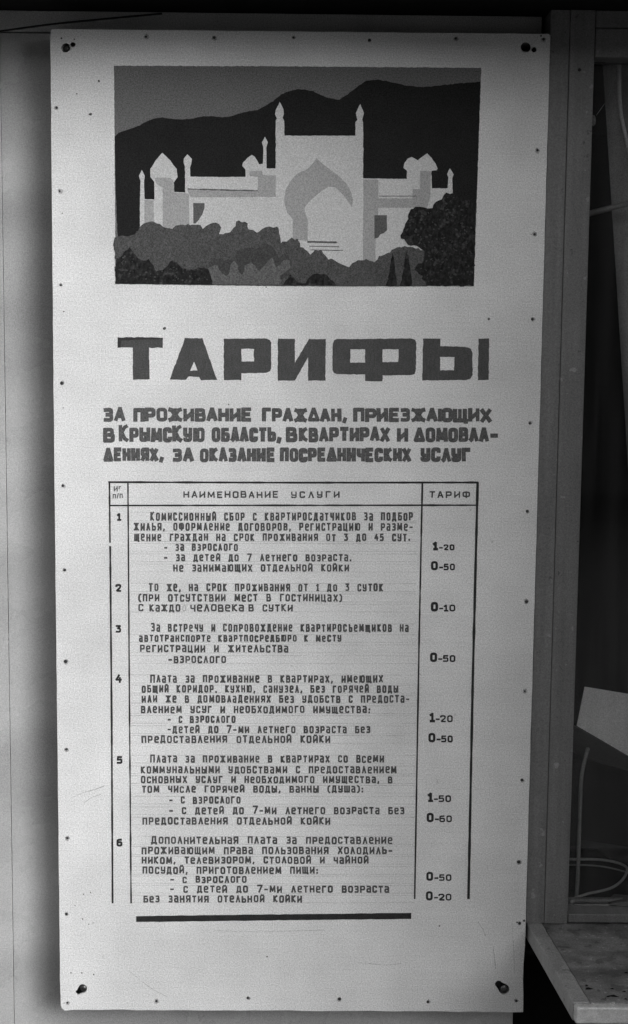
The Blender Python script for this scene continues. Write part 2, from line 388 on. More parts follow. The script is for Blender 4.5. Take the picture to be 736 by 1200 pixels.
for q in ([r1((320, 483), (583, 489), (583, 494), (320, 487))], [r1((341, 537), (384, 538), (383, 556), (375, 580), (362, 600), (350, 614), (341, 614))],
          [r6((210, 899), (388, 902), (393, 907), (385, 914), (210, 910))], [r6((222, 929), (403, 932), (405, 937), (222, 934))], [r6((228, 952), (428, 955), (430, 960), (228, 957))],
          [r2((333, 510), (475, 510), (475, 513), (333, 513))], [r2((316, 583), (363, 583), (363, 640), (352, 650), (338, 655), (330, 668), (316, 671))]):
    paint('painted_window' if len(q[0]) > 5 and q[0][0][1] > 230 and q[0][0][1] < 260 else 'painted_line', q, M['p_dark'], pic, 5, .08)
paint('painted_bush', [r1((40, 690), (47, 668), (75, 662), (100, 660), (120, 652), (135, 640), (142, 625), (155, 615), (170, 608), (190, 608), (205, 612), (217, 616), (235, 632), (262, 632), (275, 622), (300, 619), (320, 617), (340, 620), (360, 616), (368, 622), (378, 634), (390, 620), (405, 614), (425, 612), (440, 614), (444, 628), (438, 655), (460, 650), (480, 645), (500, 625), (502, 608), (512, 603), (545, 612), (548, 635), (565, 640), (580, 648), (598, 632), (625, 627), (640, 630), (655, 624), (661, 632), (663, 650), (670, 685), (690, 680), (710, 670), (734, 676))
      + r2((15, 671), (30, 680), (40, 700), (65, 716), (75, 728), (95, 716), (115, 716), (128, 732), (145, 745), (165, 748), (180, 762), (200, 770), (220, 780), (232, 765), (255, 752), (285, 748), (318, 758), (335, 740), (365, 728), (380, 714), (400, 703), (430, 700), (470, 706), (510, 720), (510, 850), (0, 849)) + r1((48, 841), (48, 720))], M['p_bush'], pic, 6, .45, .8)
paint('painted_bush', [r5((90, 965), (130, 935), (170, 945), (200, 955), (250, 935), (270, 915), (300, 885), (345, 868), (380, 858), (440, 868), (470, 840), (500, 828), (540, 845), (565, 880), (590, 920), (620, 905), (660, 915), (690, 960), (665, 1060), (600, 1100), (300, 1110), (150, 1080), (90, 1000))], M['p_bush_d'], pic, 7, .4, .5)
paint('painted_bush', [r5((85, 1125), (98, 1050), (92, 1005), (120, 988), (150, 985), (165, 1020), (185, 1045), (215, 1068), (240, 1040), (245, 980), (275, 955), (297, 985), (305, 1030), (325, 1052), (345, 1030), (350, 985), (395, 965), (425, 990), (440, 1020), (458, 1026), (490, 990), (520, 950), (548, 928), (560, 960), (570, 1000), (605, 985), (625, 950), (668, 948), (680, 1000), (640, 1035), (600, 1060), (615, 1100), (590, 1127))], M['p_bush_l'], pic, 8, .3)
paint('painted_bush', [r1((51, 747), (75, 737), (90, 720), (105, 703), (120, 725), (140, 748), (175, 752), (190, 770), (203, 792), (225, 792), (245, 772), (262, 750), (280, 765), (300, 782), (330, 788), (370, 778), (392, 785), (405, 802), (412, 843), (51, 840))], M['p_tree'], pic, 9, .6, .8)
paint('painted_bush', [r6((60, 1168), (105, 1103), (130, 1130), (160, 1155), (200, 1160), (210, 1135), (240, 1105), (270, 1098), (330, 1106), (350, 1135), (375, 1150), (385, 1170))], M['p_tree'], pic, 9, .3)
paint('painted_tree', [r7((450, 338), (475, 318), (510, 318), (530, 320), (545, 335), (570, 345), (600, 352), (622, 370), (640, 395), (650, 420), (662, 470), (662, 600), (658, 760), (653, 934), (335, 934), (325, 905), (310, 890), (312, 862), (290, 850), (260, 825), (275, 795), (320, 770), (322, 700), (285, 672), (250, 668), (210, 660), (188, 640), (168, 620), (165, 600), (178, 580), (190, 540), (220, 490), (222, 455), (238, 428), (270, 410), (312, 415), (350, 425), (380, 420), (385, 395), (400, 380), (440, 360))], M['p_tree'], pic, 9, .6, .9)
for q in (r7((115, 712), (122, 750), (128, 790), (132, 850), (142, 900), (140, 934), (66, 934), (85, 890), (95, 820), (104, 760)), r7((206, 706), (216, 740), (228, 800), (235, 850), (242, 900), (240, 934), (160, 934), (178, 870), (188, 800), (196, 745))):
    paint('painted_cypress', [q], M['p_tree'], pic, 9, .35)

# title letters
def t1(*p): return [(115+x/3.067, 380+y/3.067) for x, y in p]
def t2(*p): return [(345+x/3.004, 380+y/3.004) for x, y in p]
TIT = [[t1((70, 47), (150, 46), (233, 48), (233, 85), (183, 85), (185, 198), (125, 199), (125, 84), (70, 84))],
       [t1((312, 50), (375, 50), (400, 122), (428, 200), (370, 201), (362, 189), (325, 188), (317, 200), (258, 199), (286, 122)), t1((345, 134), (358, 167), (331, 167))],
       [t1((452, 52), (605, 51), (617, 57), (622, 68), (622, 160), (617, 170), (605, 174), (515, 176), (515, 201), (452, 200)), t1((515, 88), (560, 88), (560, 134), (515, 134))],
       [[(325.6, 397), (345.6, 397), (345.6, 425), (362.2, 397.3), (382, 397.2), (381.3, 446), (361, 446), (361.2, 418.5), (345.6, 446), (325.4, 446)]],
       [t2((150, 52), (415, 50), (424, 55), (429, 66), (427, 165), (423, 175), (411, 179), (311, 180), (311, 201), (249, 200), (249, 177), (150, 176), (139, 171), (134, 160), (135, 67), (140, 56)), t2((198, 88), (249, 88), (249, 135), (196, 135)), t2((311, 88), (367, 88), (366, 133), (310, 133))],
       [t2((453, 50), (514, 51), (514, 77), (600, 79), (620, 86), (627, 100), (627, 178), (620, 191), (605, 196), (450, 198)), t2((513, 115), (563, 115), (562, 162), (514, 162))],
       [t2((648, 50), (686, 50), (684, 196), (646, 197))]]
for q in TIT: paint('letter', q, M['ink_title'], sign, 1, .18)
paint('overpaint', [t1((70, 49), (180, 48), (233, 50), (233, 55), (170, 54), (82, 58), (81, 84), (70, 84))], M['ink_title_dark'], sign, 2, .2)

# --- stroke lettering
def rnd(pts, r=.16, closed=False):
    n = len(pts); res = []
    for i in range(n):
        p = Vector(pts[i])
        if not closed and i in (0, n-1): res.append(p); continue
        a, b = Vector(pts[i-1]), Vector(pts[(i+1) % n])
        ra = min(r, (a-p).length*.5); rb = min(r, (b-p).length*.5)
        q0 = p+(a-p).normalized()*ra; q1 = p+(b-p).normalized()*rb
        for k in range(4):
            t_ = k/3; res.append(q0*(1-t_)**2+p*2*t_*(1-t_)+q1*t_*t_)
    if closed: res.append(res[0].copy())
    return res
def L_(*p): return [Vector(q) for q in p]
def glyph(ch, W):
    w_ = W; O = lambda a=0, b=None, y0=0, y1=1, r=.2: rnd([(a, y0), (w_ if b is None else b, y0), (w_ if b is None else b, y1), (a, y1)], r, True)
    h = .52
    G = {
     'А': (w_, [L_((0, 0), (w_*.5-.02, 1), (w_*.5+.02, 1), (w_, 0)), L_((w_*.17, .3), (w_*.83, .3))]),
     'а': (w_*.9, [rnd([(0, .95), (w_*.9, .95), (w_*.9, 0)], .2), rnd([(w_*.9, h), (0, h), (0, 0), (w_*.9, .0)], .17)]),
     'Б': (w_, [L_((0, 0), (0, 1)), L_((0, 1), (w_*.9, 1)), rnd([(0, 0), (w_, 0), (w_, h+.05), (0, h+.05)], .13)]),
     'В': (w_, [L_((0, 0), (0, 1)), rnd([(0, 1), (w_*.9, 1), (w_*.9, h), (0, h)], .13), rnd([(w_*.7, h), (w_, h), (w_, 0), (0, 0)], .13)]),
     'Δ': (w_*1.25, [L_((0, .02), (w_*.58, 1), (w_*.68, 1), (w_*1.25, .02)), L_((0, .03), (w_*1.25, .03))]),
     'Г': (w_*.85, [L_((0, 0), (0, 1), (w_*.85, 1))]),
     'Д': (w_*1.15, [L_((0, -.14), (0, .05), (w_*1.15, .05), (w_*1.15, -.14)), L_((w_*.13, .05), (w_*.25, 1), (w_*.93, 1), (w_*.93, .05))]),
     'Е': (w_*.9, [L_((w_*.9, 0), (0, 0), (0, 1), (w_*.9, 1)), L_((0, h), (w_*.75, h))]),
     'е': (w_*.95, [rnd([(0, .48), (w_*.95, .48), (w_*.95, .95), (0, .95), (0, 0), (w_*.92, 0)], .2)]),
     'Ж': (w_*1.5, [L_((w_*.75, 0), (w_*.75, 1)), L_((0, 1), (w_*.32, .93), (w_*.68, .52), (w_*.3, .08), (0, 0)), L_((w_*1.5, 1), (w_*1.18, .93), (w_*.82, .52), (w_*1.2, .08), (w_*1.5, 0))]),
     'З': (w_*.85, [rnd([(0, .96), (w_*.82, 1), (w_*.82, h), (w_*.25, h)], .17), rnd([(w_*.3, h-.02), (w_*.85, h-.02), (w_*.85, 0), (0, .03)], .17)]),
     'И': (w_, [L_((0, 1), (0, 0)), L_((w_, 1), (w_, 0)), L_((0, .12), (w_, .72))]),
     'Й': (w_, [L_((0, 1), (0, 0)), L_((w_, 1), (w_, 0)), L_((0, .12), (w_, .72)), L_((w_*.2, 1.22), (w_*.5, 1.14), (w_*.8, 1.22))]),
     'К': (w_*.95, [L_((0, 0), (0, 1)), L_((w_*.9, 1), (w_*.62, .92), (.06, .5)), L_((.1, .55), (w_*.62, .1), (w_*.95, 0))]),
     'Л': (w_, [L_((0, 0), (w_*.12, .06), (w_*.48, 1), (w_*.54, 1), (w_, 0))]),
     'М': (w_*1.35, [L_((0, 0), (.05, 1), (w_*.675, .16), (w_*1.35-.05, 1), (w_*1.35, 0))]),
     'Н': (w_, [L_((0, 0), (0, 1)), L_((w_, 0), (w_, 1)), L_((0, .5), (w_, .5))]),
     'О': (w_, [O()]),
     'П': (w_, [L_((0, 0), (0, 1), (w_, 1), (w_, 0))]),
     'Р': (w_, [L_((0, 0), (0, 1)), rnd([(0, 1), (w_, 1), (w_, .42), (0, .42)], .15)]),
     'С': (w_*.92, [rnd([(w_*.92, .8), (w_*.92, 1), (0, 1), (0, 0), (w_*.92, 0), (w_*.92, .2)], .17)]),
     'Т': (w_*.95, [L_((0, 1), (w_*.95, 1)), L_((w_*.475, 1), (w_*.475, 0))]),
     'У': (w_*.95, [rnd([(0, 1), (0, .42), (w_*.95, .42)], .15), rnd([(w_*.95, 1), (w_*.95, 0), (0, 0), (0, .12)], .17)]),
     'Ф': (w_*1.35, [rnd([(0, .2), (w_*1.35, .2), (w_*1.35, .95), (0, .95)], .2, True), L_((w_*.675, -.02), (w_*.675, 1.02))]),
     'Х': (w_, [L_((0, 0), (w_, 1)), L_((0, 1), (w_, 0))]),
     'Ц': (w_*1.1, [L_((0, 1), (0, 0), (w_*1.12, 0), (w_*1.12, -.18)), L_((w_*.95, 1), (w_*.95, 0))]),
     'Ч': (w_*.9, [rnd([(0, 1), (0, .45), (w_*.9, .45)], .15), L_((w_*.9, 1), (w_*.9, 0))]),
     'Ш': (w_*1.35, [L_((0, 1), (0, 0), (w_*1.35, 0), (w_*1.35, 1)), L_((w_*.675, 1), (w_*.675, 0))]),
     'Щ': (w_*1.45, [L_((0, 1), (0, 0), (w_*1.47, 0), (w_*1.47, -.18)), L_((w_*1.32, 0), (w_*1.32, 1)), L_((w_*.66, 1), (w_*.66, 0))]),
     'Ъ': (w_*1.1, [rnd([(0, 1), (w_*.22, 1), (w_*.22, 0), (w_*1.1, 0), (w_*1.1, .55), (w_*.22, .55)], .1)]),
     'Ь': (w_*.95, [L_((0, 0), (0, 1)), rnd([(0, 0), (w_*.95, 0), (w_*.95, .55), (0, .55)], .13)]),
     'Ы': (w_*1.3, [rnd([(0, 1), (0, 0), (w_*.85, 0), (w_*.85, .55), (0, .55)], .1), L_((w_*1.3, 0), (w_*1.3, 1))]),
     'Э': (w_*.92, [rnd([(0, .8), (0, 1), (w_*.92, 1), (w_*.92, 0), (0, 0), (0, .2)], .17), L_((w_*.3, h), (w_*.92, h))]),
     'Ю': (w_*1.45, [L_((0, 0), (0, 1)), L_((0, h), (w_*.5, h)), O(w_*.5, w_*1.45)]),
     'Я': (w_, [L_((w_, 0), (w_, 1)), rnd([(w_, 1), (0, 1), (0, .45), (w_, .45)], .15), L_((w_*.45, .45), (0, 0))]),
     '.': (.10, [L_((.05, -.02), (.05, .12))]), ',': (.10, [L_((.09, .12), (.0, -.18))]), ':': (.1, [L_((.05, 0), (.05, .14)), L_((.05, .5), (.05, .64))]),
     '-': (.42, [L_((.02, .45), (.42, .45))]), '(': (.25, [rnd([(.25, 1.1), (0, .9), (0, .1), (.25, -.1)], .2)]), ')': (.25, [rnd([(0, 1.1), (.25, .9), (.25, .1), (0, -.1)], .2)]),
     '/': (.3, [L_((0, -.1), (.3, 1.1))]),
     '1': (.3, [L_((.0, .8), (.2, 1), (.2, 0)), L_((.02, 0), (.38, 0))]),
     '2': (.5, [rnd([(0, .8), (0, 1), (.5, 1), (.5, .6), (0, 0), (.52, 0)], .2)]),
     '3': (.48, [L_((0, 1), (.46, 1), (.2, .6)), rnd([(.2, .6), (.48, .58), (.48, 0), (0, .03)], .2)]),
     '4': (.5, [L_((.3, 1), (.0, .35), (.52, .35)), L_((.38, .62), (.38, 0))]),
     '5': (.5, [L_((.48, 1), (.06, 1), (.03, .55)), rnd([(.03, .55), (.5, .62), (.5, 0), (0, .03)], .2)]),
     '6': (.5, [rnd([(.46, 1), (0, .95), (0, 0), (.5, 0), (.5, .58), (0, .55)], .2)]),
     '7': (.5, [L_((0, 1), (.52, 1), (.16, 0))]),
     '0': (.48, [rnd([(0, 0), (.48, 0), (.48, 1), (0, 1)], .24, True)]),
    }
    low = {'а': 'а', 'е': 'е'}
    if ch in low: return G[ch]
    return G[ch.upper()] if ch.upper() in G else (0, [])
def lettering(name, text, x0, x1, ytop, ybot, sw, m, parent=sign, W=.52, space=.75, caps=False, big='', wob=.02, lvl=1, gap=.17):
    """stroke lettering fitted between two photo columns; sw = stroke in px"""
    H = ybot-ytop
    if caps: text = text.upper()
    items = []; tot = 0
    for i, ch in enumerate(text):
        if ch == ' ': items.append((ch, None, space-.0, 1)); continue
        s = 1.0
        if ch.isupper() and not caps and i == 0 and not text.isupper(): s = 1.14
        if ch in big: s = 1.22
        wd, st = glyph(ch, W); items.append((ch, st, wd*s, s))
    nglyph = len(text)-text.count(' ')
    base = sum(w_ for c, st, w_, s in items)
    sp = ((x1-x0-sw)/H-base)/max(1, len(items)-1)          # letter gap
    tgt = gap+sw/H                                         # fit the letter widths, then the gaps
    sx_ = min(1.3, ((x1-x0-sw)/H-tgt*(len(items)-1))/base) if len(text) > 1 else 1.0
    sp = ((x1-x0-sw)/H-base*sx_)/max(1, len(items)-1)
    vs, fs = [], []; x = x0+sw/2; lay = 0
    for ch, st, wd, s in items:
        if st:
            yb = ybot-sw/2; ht = (H-sw)*s; jx = random.gauss(0, wob)*H*.4; jy = random.gauss(0, wob)*H; sl = random.gauss(0, wob*.6); hs = 1+random.gauss(0, wob*1.2)
            parts_ = []
            for line in st:
                if (line[0]-line[-1]).length < 1e-5: parts_.append(line); continue
                cur = [line[0]]
                for i in range(1, len(line)):
                    cur.append(line[i])
                    if i < len(line)-1 and (line[i]-line[i-1]).normalized().dot((line[i+1]-line[i]).normalized()) < .25:
                        parts_.append(cur); cur = [line[i]]
                parts_.append(cur)
            for k, line in enumerate(parts_):
                pts = [Vector((x+jx+(p.x*H*sx_*s+sl*p.y*H), yb+jy-p.y*ht*hs)) for p in line]
                cl = (pts[0]-pts[-1]).length < 1e-5
                if cl: pts = pts[:-1]
                n = len(pts); hw = sw/2*random.uniform(.9, 1.12); base_i = len(vs); lay = (lay+1) % 6
                yy = -.0001*lvl-.00003*lay
                for i in range(n):
                    a = pts[i-1] if (i > 0 or cl) else pts[i]; b = pts[(i+1) % n] if (i < n-1 or cl) else pts[i]
                    d0 = (pts[i]-a); d1 = (b-pts[i])
                    if d0.length < 1e-6: d0 = d1
                    if d1.length < 1e-6: d1 = d0
                    d0 = d0.normalized(); d1 = d1.normalized()
                    n0 = Vector((-d0.y, d0.x)); n1 = Vector((-d1.y, d1.x)); nn = n0+n1
                    if nn.length < .3: nn = n0
                    nn.normalize(); k_ = hw/max(.55, nn.dot(n0))
                    c = pts[i].copy()
                    if not cl and i == 0: c -= d1*hw*.7
                    if not cl and i == n-1: c += d0*hw*.7
                    for q in (c+nn*k_, c-nn*k_):
                        X, Z = b2(q.x, q.y); vs.append((X, yy-.000024*i/n, Z))
                for i in range(n if cl else n-1):
                    a = base_i+2*i; b = base_i+2*((i+1) % n)
                    fs.append([a, a+1, b+1, b])
        x += (wd*sx_+sp)*H
    o = mesh_obj(name, vs, fs, m, parent)
    return o
for t_, a, b, y0, y1 in (
    ('ЗА', 121, 147, 478, 494), ('ПРОЖИВАНИЕ', 156, 295, 478, 494), ('ГРАЖΔАН,', 307, 407, 478.4, 494.2), ('ПРИЕЗЖАЮЩИХ', 414, 576, 478.4, 494.4),
    ('В', 121, 132, 501, 518), ('КРЫМСКУЮ', 139, 240, 501, 518), ('ОБЛАСТЬ,', 248, 330, 501, 517.6), ('В', 335, 343.5, 501, 517.6), ('КВАРТИРАХ', 350, 457, 501, 517.6), ('И', 465, 475, 501.4, 517.8), ('ΔОМОВЛА-', 485, 584, 501.4, 517.8),
    ('ΔЕНИЯХ,', 121, 192, 525, 540.5), ('ЗА', 202, 227, 525, 541), ('ОКАЗАНИЕ', 234, 322, 525, 541), ('ПОСРЕΔНИЧЕСКИХ', 328, 482, 525, 541), ('УСЛУГ', 493, 552, 525, 541)):
    lettering('lettering', t_, a, b, y0-.4, y1+.4, 4.7, M['ink_sub'], W=.50, big='К' if t_[:2] == 'КР' else '', wob=.015, gap=.03)
LN = [('Комиссионный сбор с квартиросдатчиков за подбор', 176, 484, 600.8, 610), ('жилья, оформление договоров, регистрацию и разме-', 156.5, 484, 613, 621.8), ('щение граждан на срок проживания от 3 до 45 сут.', 157, 481, 625.5, 634),
      ('- за взрослого', 192, 279, 637.4, 645.5), ('- за детей до 7 летнего возраста.', 192, 412, 649.6, 657.6), ('не занимающих отдельной койки', 203, 409, 661.5, 669.7),
      ('То же, на срок проживания от 1 до 3 суток', 174, 449, 684.2, 692.8), ('(при отсутствии мест в гостиницах)', 162, 401, 696.4, 704.8), ('с', 162, 167, 708.4, 716.6), ('каждо', 175, 211.5, 708.4, 716.6), ('человека', 223, 286, 708.4, 716.6), ('в', 291, 297, 708.4, 716.6), ('сутки', 307.5, 343, 708.4, 716.6),
      ('За встречу и сопровождение квартиросъемщиков на', 177, 479, 731.5, 740.2), ('автотранспорте квартпосредбюро к месту', 163, 400, 744.2, 752), ('регистрации и жительства', 164, 338, 756, 764.3), ('-взрослого', 197, 265, 768.8, 777),
      ('Плата за проживание в квартирах, имеющих', 176, 449, 791.4, 799.8), ('общий коридор. кухню, санузел, без горячей воды', 166, 467, 803.2, 811.6), ('или же в домовладениях без удобств с предоста-', 166, 480, 815, 823.4), ('влением усуг и необходимого имущества:', 165, 434, 827.4, 835.6), ('- с взрослого', 196, 276, 839, 847), ('-детей до 7-ми летнего возраста без', 196, 434, 851, 859), ('предоставления отдельной койки', 166, 387, 862.2, 870.5),
      ('Плата за проживание в квартирах со всеми', 176, 450, 885.4, 893.6), ('коммунальными удобствами с предоставлением', 165, 465, 898, 906.2), ('основных услуг и необходимого имущества, в', 165, 460, 909.6, 917.6), ('том числе горячей воды, ванны (душа):', 166, 426, 920.8, 928.8), ('- с взрослого', 198, 282, 933.6, 941.6), ('- с детей до 7-ми летнего возраста без', 198, 474, 946, 954), ('предоставления отдельной койки', 167, 387, 958, 966.2),
      ('Дополнительная плата за предоставление', 177, 460, 980.6, 988.8), ('проживающим права пользования холодиль-', 166, 460, 992.6, 1000.8), ('ником, телевизором, столовой и чайной', 166, 432, 1004, 1012), ('посудой, приготовлением пищи:', 167, 373, 1015.8, 1024), ('- с взрослого', 199, 289, 1027, 1034.6), ('- с детей до 7-ми летнего возраста', 199, 456, 1038, 1046), ('без занятия отельной койки', 168, 354, 1049.4, 1057.4)]
for i_, (t_, a, b, y0, y1) in enumerate(q for q in LN if q[0] not in ('каждо', 'человека', 'в', 'сутки')):             # ruled guide lines under the text
    for yy_ in (y0-.4, y1+.5):
        pts_u, pts_d = [], []
        for k in range(13):
            x_ = 153+random.uniform(-1, 1)*(k == 0)+(488-153)*k/12-(y0-600)*.004; hh = .24*random.uniform(.4, 1.3)
            yq = yy_+random.gauss(0, .06)+k*.01; pts_u.append((x_, yq-hh)); pts_d.append((x_, yq+hh))
        slab_xz('pencil_line', [[b2(*q) for q in pts_u+pts_d[::-1]]], -.00006, -.00002, M['pencil'], sign)
for t_, a, b, y0, y1 in LN: lettering('lettering', t_, a, b, y0-.25, y1+.25, 1.95, M['ink_text'], big='7' if '7' in t_ else '')
lettering('lettering', 'о', 214, 218.5, 709.5, 716, .9, M['p_mid'])
lettering('lettering', 'НАИМЕНОВАНИЕ', 215, 326, 575.6, 583.6, 1.75, M['ink_text'], W=.5, caps=True)
lettering('lettering', 'УСЛУГИ', 341, 398, 575.6, 583.6, 1.75, M['ink_text'], W=.5, caps=True)
lettering('lettering', 'ТАРИФ', 503, 551, 575.6, 583.8, 1.8, M['ink_text'], W=.5, caps=True)
lettering('lettering', 'п/п', 132, 144, 578.5, 584, 1.2, M['ink_text'])
lettering('lettering', 'И', 133.5, 138, 569.5, 576, 1.2, M['ink_text']); lettering('lettering', 'г', 139, 142.5, 569.5, 573.5, 1.2, M['ink_text'])
for t_, y in (('1', 601.2), ('2', 684.4), ('3', 732.4), ('4', 790), ('5', 886), ('6', 982.8)):
    wd = 3 if t_ == '1' else 0
    lettering('row_number', t_, 135.3+wd/2+(.0 if y < 800 else 1.3), 142.5-wd/2+(.0 if y < 800 else 1.3), y, y+(9.2 if t_ != '4' else 10.5), 2.3, M['ink_dark'], wob=0)
for t_, a, b, y0, y1 in (('1-20', 507, 532, 634.8, 645), ('0-50', 505, 532.5, 657.4, 668.4), ('0-10', 505, 533, 705.4, 716.6), ('0-50', 504, 533, 764.6, 775.8), ('1-20', 503, 530, 835, 846.4), ('0-50', 502, 530, 858.8, 870),
                       ('1-50', 501, 528, 928.8, 940), ('0-60', 500, 529, 952.4, 963.6), ('0-50', 499.5, 528.5, 1021.4, 1032.4), ('0-20', 499, 528.5, 1044.2, 1055.4)):
    w0 = 8.6 if t_[0] == '0' else 6.5
    lettering('price_figure', t_[0], a, a+w0-1, y0, y1, 2.9, M['ink_dark'], wob=0)
    lettering('price_figure', '-', a+w0+.6, a+w0+5, y0+3.2, y1+.4, 1.9, M['ink_dark'], wob=0)
    lettering('price_figure', t_[2:], a+w0+6.2, b+.6, y0+3.0, y1, 1.85, M['ink_dark'], wob=0)
# table rules
def rule(pts, w0, m=M['ink_dark'], horiz=True, jag=.12):
    up, dn = [], []
    seg = []
    for i in range(len(pts)-1):
        n = 24
        for k in range(n): seg.append((pts[i][0]+(pts[i+1][0]-pts[i][0])*k/n, pts[i][1]+(pts[i+1][1]-pts[i][1])*k/n))
    seg.append(pts[-1])
    for x, y in seg:
        h = w0/2+random.gauss(0, jag)
        if horiz: up.append((x, y-h)); dn.append((x, y+h))
        else: up.append((x-h, y)); dn.append((x+h, y))
    slab_xz('table_rule', [[b2(*q) for q in up+dn[::-1]]], -.00026 if horiz else -.00034, -.00004, m, sign)
rule([(127, 565), (350, 565.6), (560.5, 565.4)], 2.3)
rule([(129, 592.4), (350, 592.2), (559, 592)], 1.9)
rule([(128.3, 564.5), (129, 636)], 1.9, horiz=False); rule([(129.2, 640), (131, 850), (132, 1058.5)], 2.1, horiz=False)
rule([(150, 566), (151.6, 800), (153.7, 1058.5)], 1.7, horiz=False)
rule([(495, 566), (491, 760), (486, 1053.5)], 2.0, horiz=False)
rule([(559.8, 565), (554, 800), (549, 1053.5)], 3.0, horiz=False)
rule([(159.6, 1077), (320, 1075), (482, 1073.3)], 7.0)

# nails (each one a part, sharing one mesh)
nm = None
NAILS = [(171, 43), (251, 44), (344, 44), (433, 47), (534, 45), (637, 46), (66.5, 126), (70, 224), (71.5, 334), (72.5, 449), (73.8, 569), (76, 668), (77, 775), (78, 878), (79, 982), (78, 1071), (79, 1175),
         (630, 176), (626.5, 274.5), (624, 374), (621, 496), (618, 599), (617, 705), (615, 810), (611.7, 914), (608, 1010), (609, 1082), (605, 1173), (183.5, 1173), (290.5, 1169.5), (398, 1170.5), (501.5, 1174)]
def dome(name, r, h, m, parent, at):
    bm = bmesh.new(); bmesh.ops.create_uvsphere(bm, u_segments=12, v_segments=8, radius=1)
    for v in bm.verts: v.co = Vector((v.co.x*r, v.co.y*h, v.co.z*r))
    bm.verts.index_update(); vs = [v.co.copy() for v in bm.verts]; fs = [[v.index for v in f.verts] for f in bm.faces]; bm.free()
    me = bpy.data.meshes.new(name); me.from_pydata([tuple(v) for v in vs], [], fs); me.materials.append(m); me.polygons.foreach_set('use_smooth', [True]*len(me.polygons))
    o = bpy.data.objects.new(name, me); COL.objects.link(o); o.parent = parent; o.location = Vector(at)-parent.location
    return o
for i, (px, py) in enumerate(NAILS):
    X, Z = b2(px, py)
    if nm is None: nm = dome('nail', .0026, .0014, M['nail'], sign, (X, 0, Z)); o = nm
    else:
        o = nm.copy(); COL.objects.link(o); o.parent = sign; o.location = Vector((X, 0, Z))-sign.location
    s = random.uniform(.7, 1.2); o.scale = (s*random.uniform(.85, 1.15), 1, s)
for px, py in NAILS:
    slab_xz('rust_stain', [circle(px+random.uniform(-.6, .9), py+random.uniform(-.3, 1.0), random.uniform(2.1, 3.2), 11, .28)], -.00008, -.00002, M['stain'], sign)
# chips and marks in the paint
for px, py, r in ((106, 134, 1.9), (116, 95, 1.3), (63, 42, .0), (90, 110, .9), (87, 46, .9), (72, 45, 1.1), (634, 42, 1.2), (573, 374, 1.6), (193, 385, 1.8), (97, 1077, .9), (104, 1083, .7), (88, 1061, .6), (98, 1048, .8), (106, 1046, .8), (515, 1085, 1.0),
                  (614, 1079, 1.5), (606, 1081, 1.1), (268, 474, .9), (622.5, 275, .6), (73, 250, .8), (75, 365, .9), (74, 478, .7), (83, 1140, .8), (110, 1142, .9), (96, 1140, .9), (313, 1121, .9), (312, 336.5, .8)):
    if r: 
        slab_xz('paint_chip', [circle(px, py, r, 9, .3)], -.0001, -.00002, M['ink_text'], sign)
# mounting screws seen in the lower holes
for (px, py, r) in ((98, 1158, .0062), (591, 1159, .0075)):
    p = on_y(px, py, 0); d = dome('mounting_screw', r, .004, M['screw'], sign, (p.x, .0008, p.z))
    tube_obj('screw_shank', [(p.x, .003, p.z), (p.x, YW-.0005, p.z)], r*.45, M['screw'], d and sign, 10)
p = on_y(77, 56, 0); dome('mounting_screw', .0052, .003, M['nail'], sign, (p.x, .006, p.z))

# ------------------------------------------------------------------ things at the window
Y1 = .078
# thin cable at the top left
cb = tube_obj('thin_cable', [on_y(-20, 38.5, -.0), on_y(0, 36.5, 0.0), on_y(60, 28.5, .0), on_y(130, 21.5, .005), on_y(190, 16, .01)], .0016, M['void'])
tag(cb, 'thin dark cable running up under the added canopy at the top left', 'cable')
# pale card box inside window
def quadslab(name, pts, m, th, label, cat):
    n = (pts[1]-pts[0]).cross(pts[3]-pts[0]).normalized()
    if n.y < 0: n = -n
    vs = [*pts, *[q+n*th for q in pts]]
    return vs
c0, c1, c3 = on_y(685.3, 804.7, .073), on_y(790, 822, .088), on_y(676, 850.5, .058)
cn = (c1-c0).cross(c3-c0)
def on_card(px, py): d = ray(px, py); return CAM_LOC+d*(cn.dot(c0-CAM_LOC)/cn.dot(d))
bxp = [c0, c1, on_card(790, 917), c3]
lowp = [bxp[3], bxp[2], on_y(790, 912, Y1+.19), on_y(668, 884, Y1+.12)]
root = empty('pale_card_box', bxp[3], 'pale tilted card box leaning inside the dark window', 'box')
def face(name, q, m, th=.0015):
    n = (q[1]-q[0]).cross(q[3]-q[0]).normalized()
    if n.y < 0: n = -n
    mesh_obj(name, list(q)+[v+n*th for v in q], [[3, 2, 1, 0], [4, 5, 6, 7], [0, 1, 5, 4], [1, 2, 6, 5], [2, 3, 7, 6], [3, 0, 4, 7]], m, root)
face('front_flap', bxp, M['card'])
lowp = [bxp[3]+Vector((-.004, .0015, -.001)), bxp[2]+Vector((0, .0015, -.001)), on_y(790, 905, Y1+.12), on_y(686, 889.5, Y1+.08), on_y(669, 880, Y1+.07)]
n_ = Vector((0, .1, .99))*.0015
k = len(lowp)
mesh_obj('underside', lowp+[v+Vector((0, .0018, .0012)) for v in lowp], [list(range(k)), list(range(k, 2*k))[::-1]]+[[i, (i+1) % k, (i+1) % k+k, i+k] for i in range(k)], M['card_dark'], root)
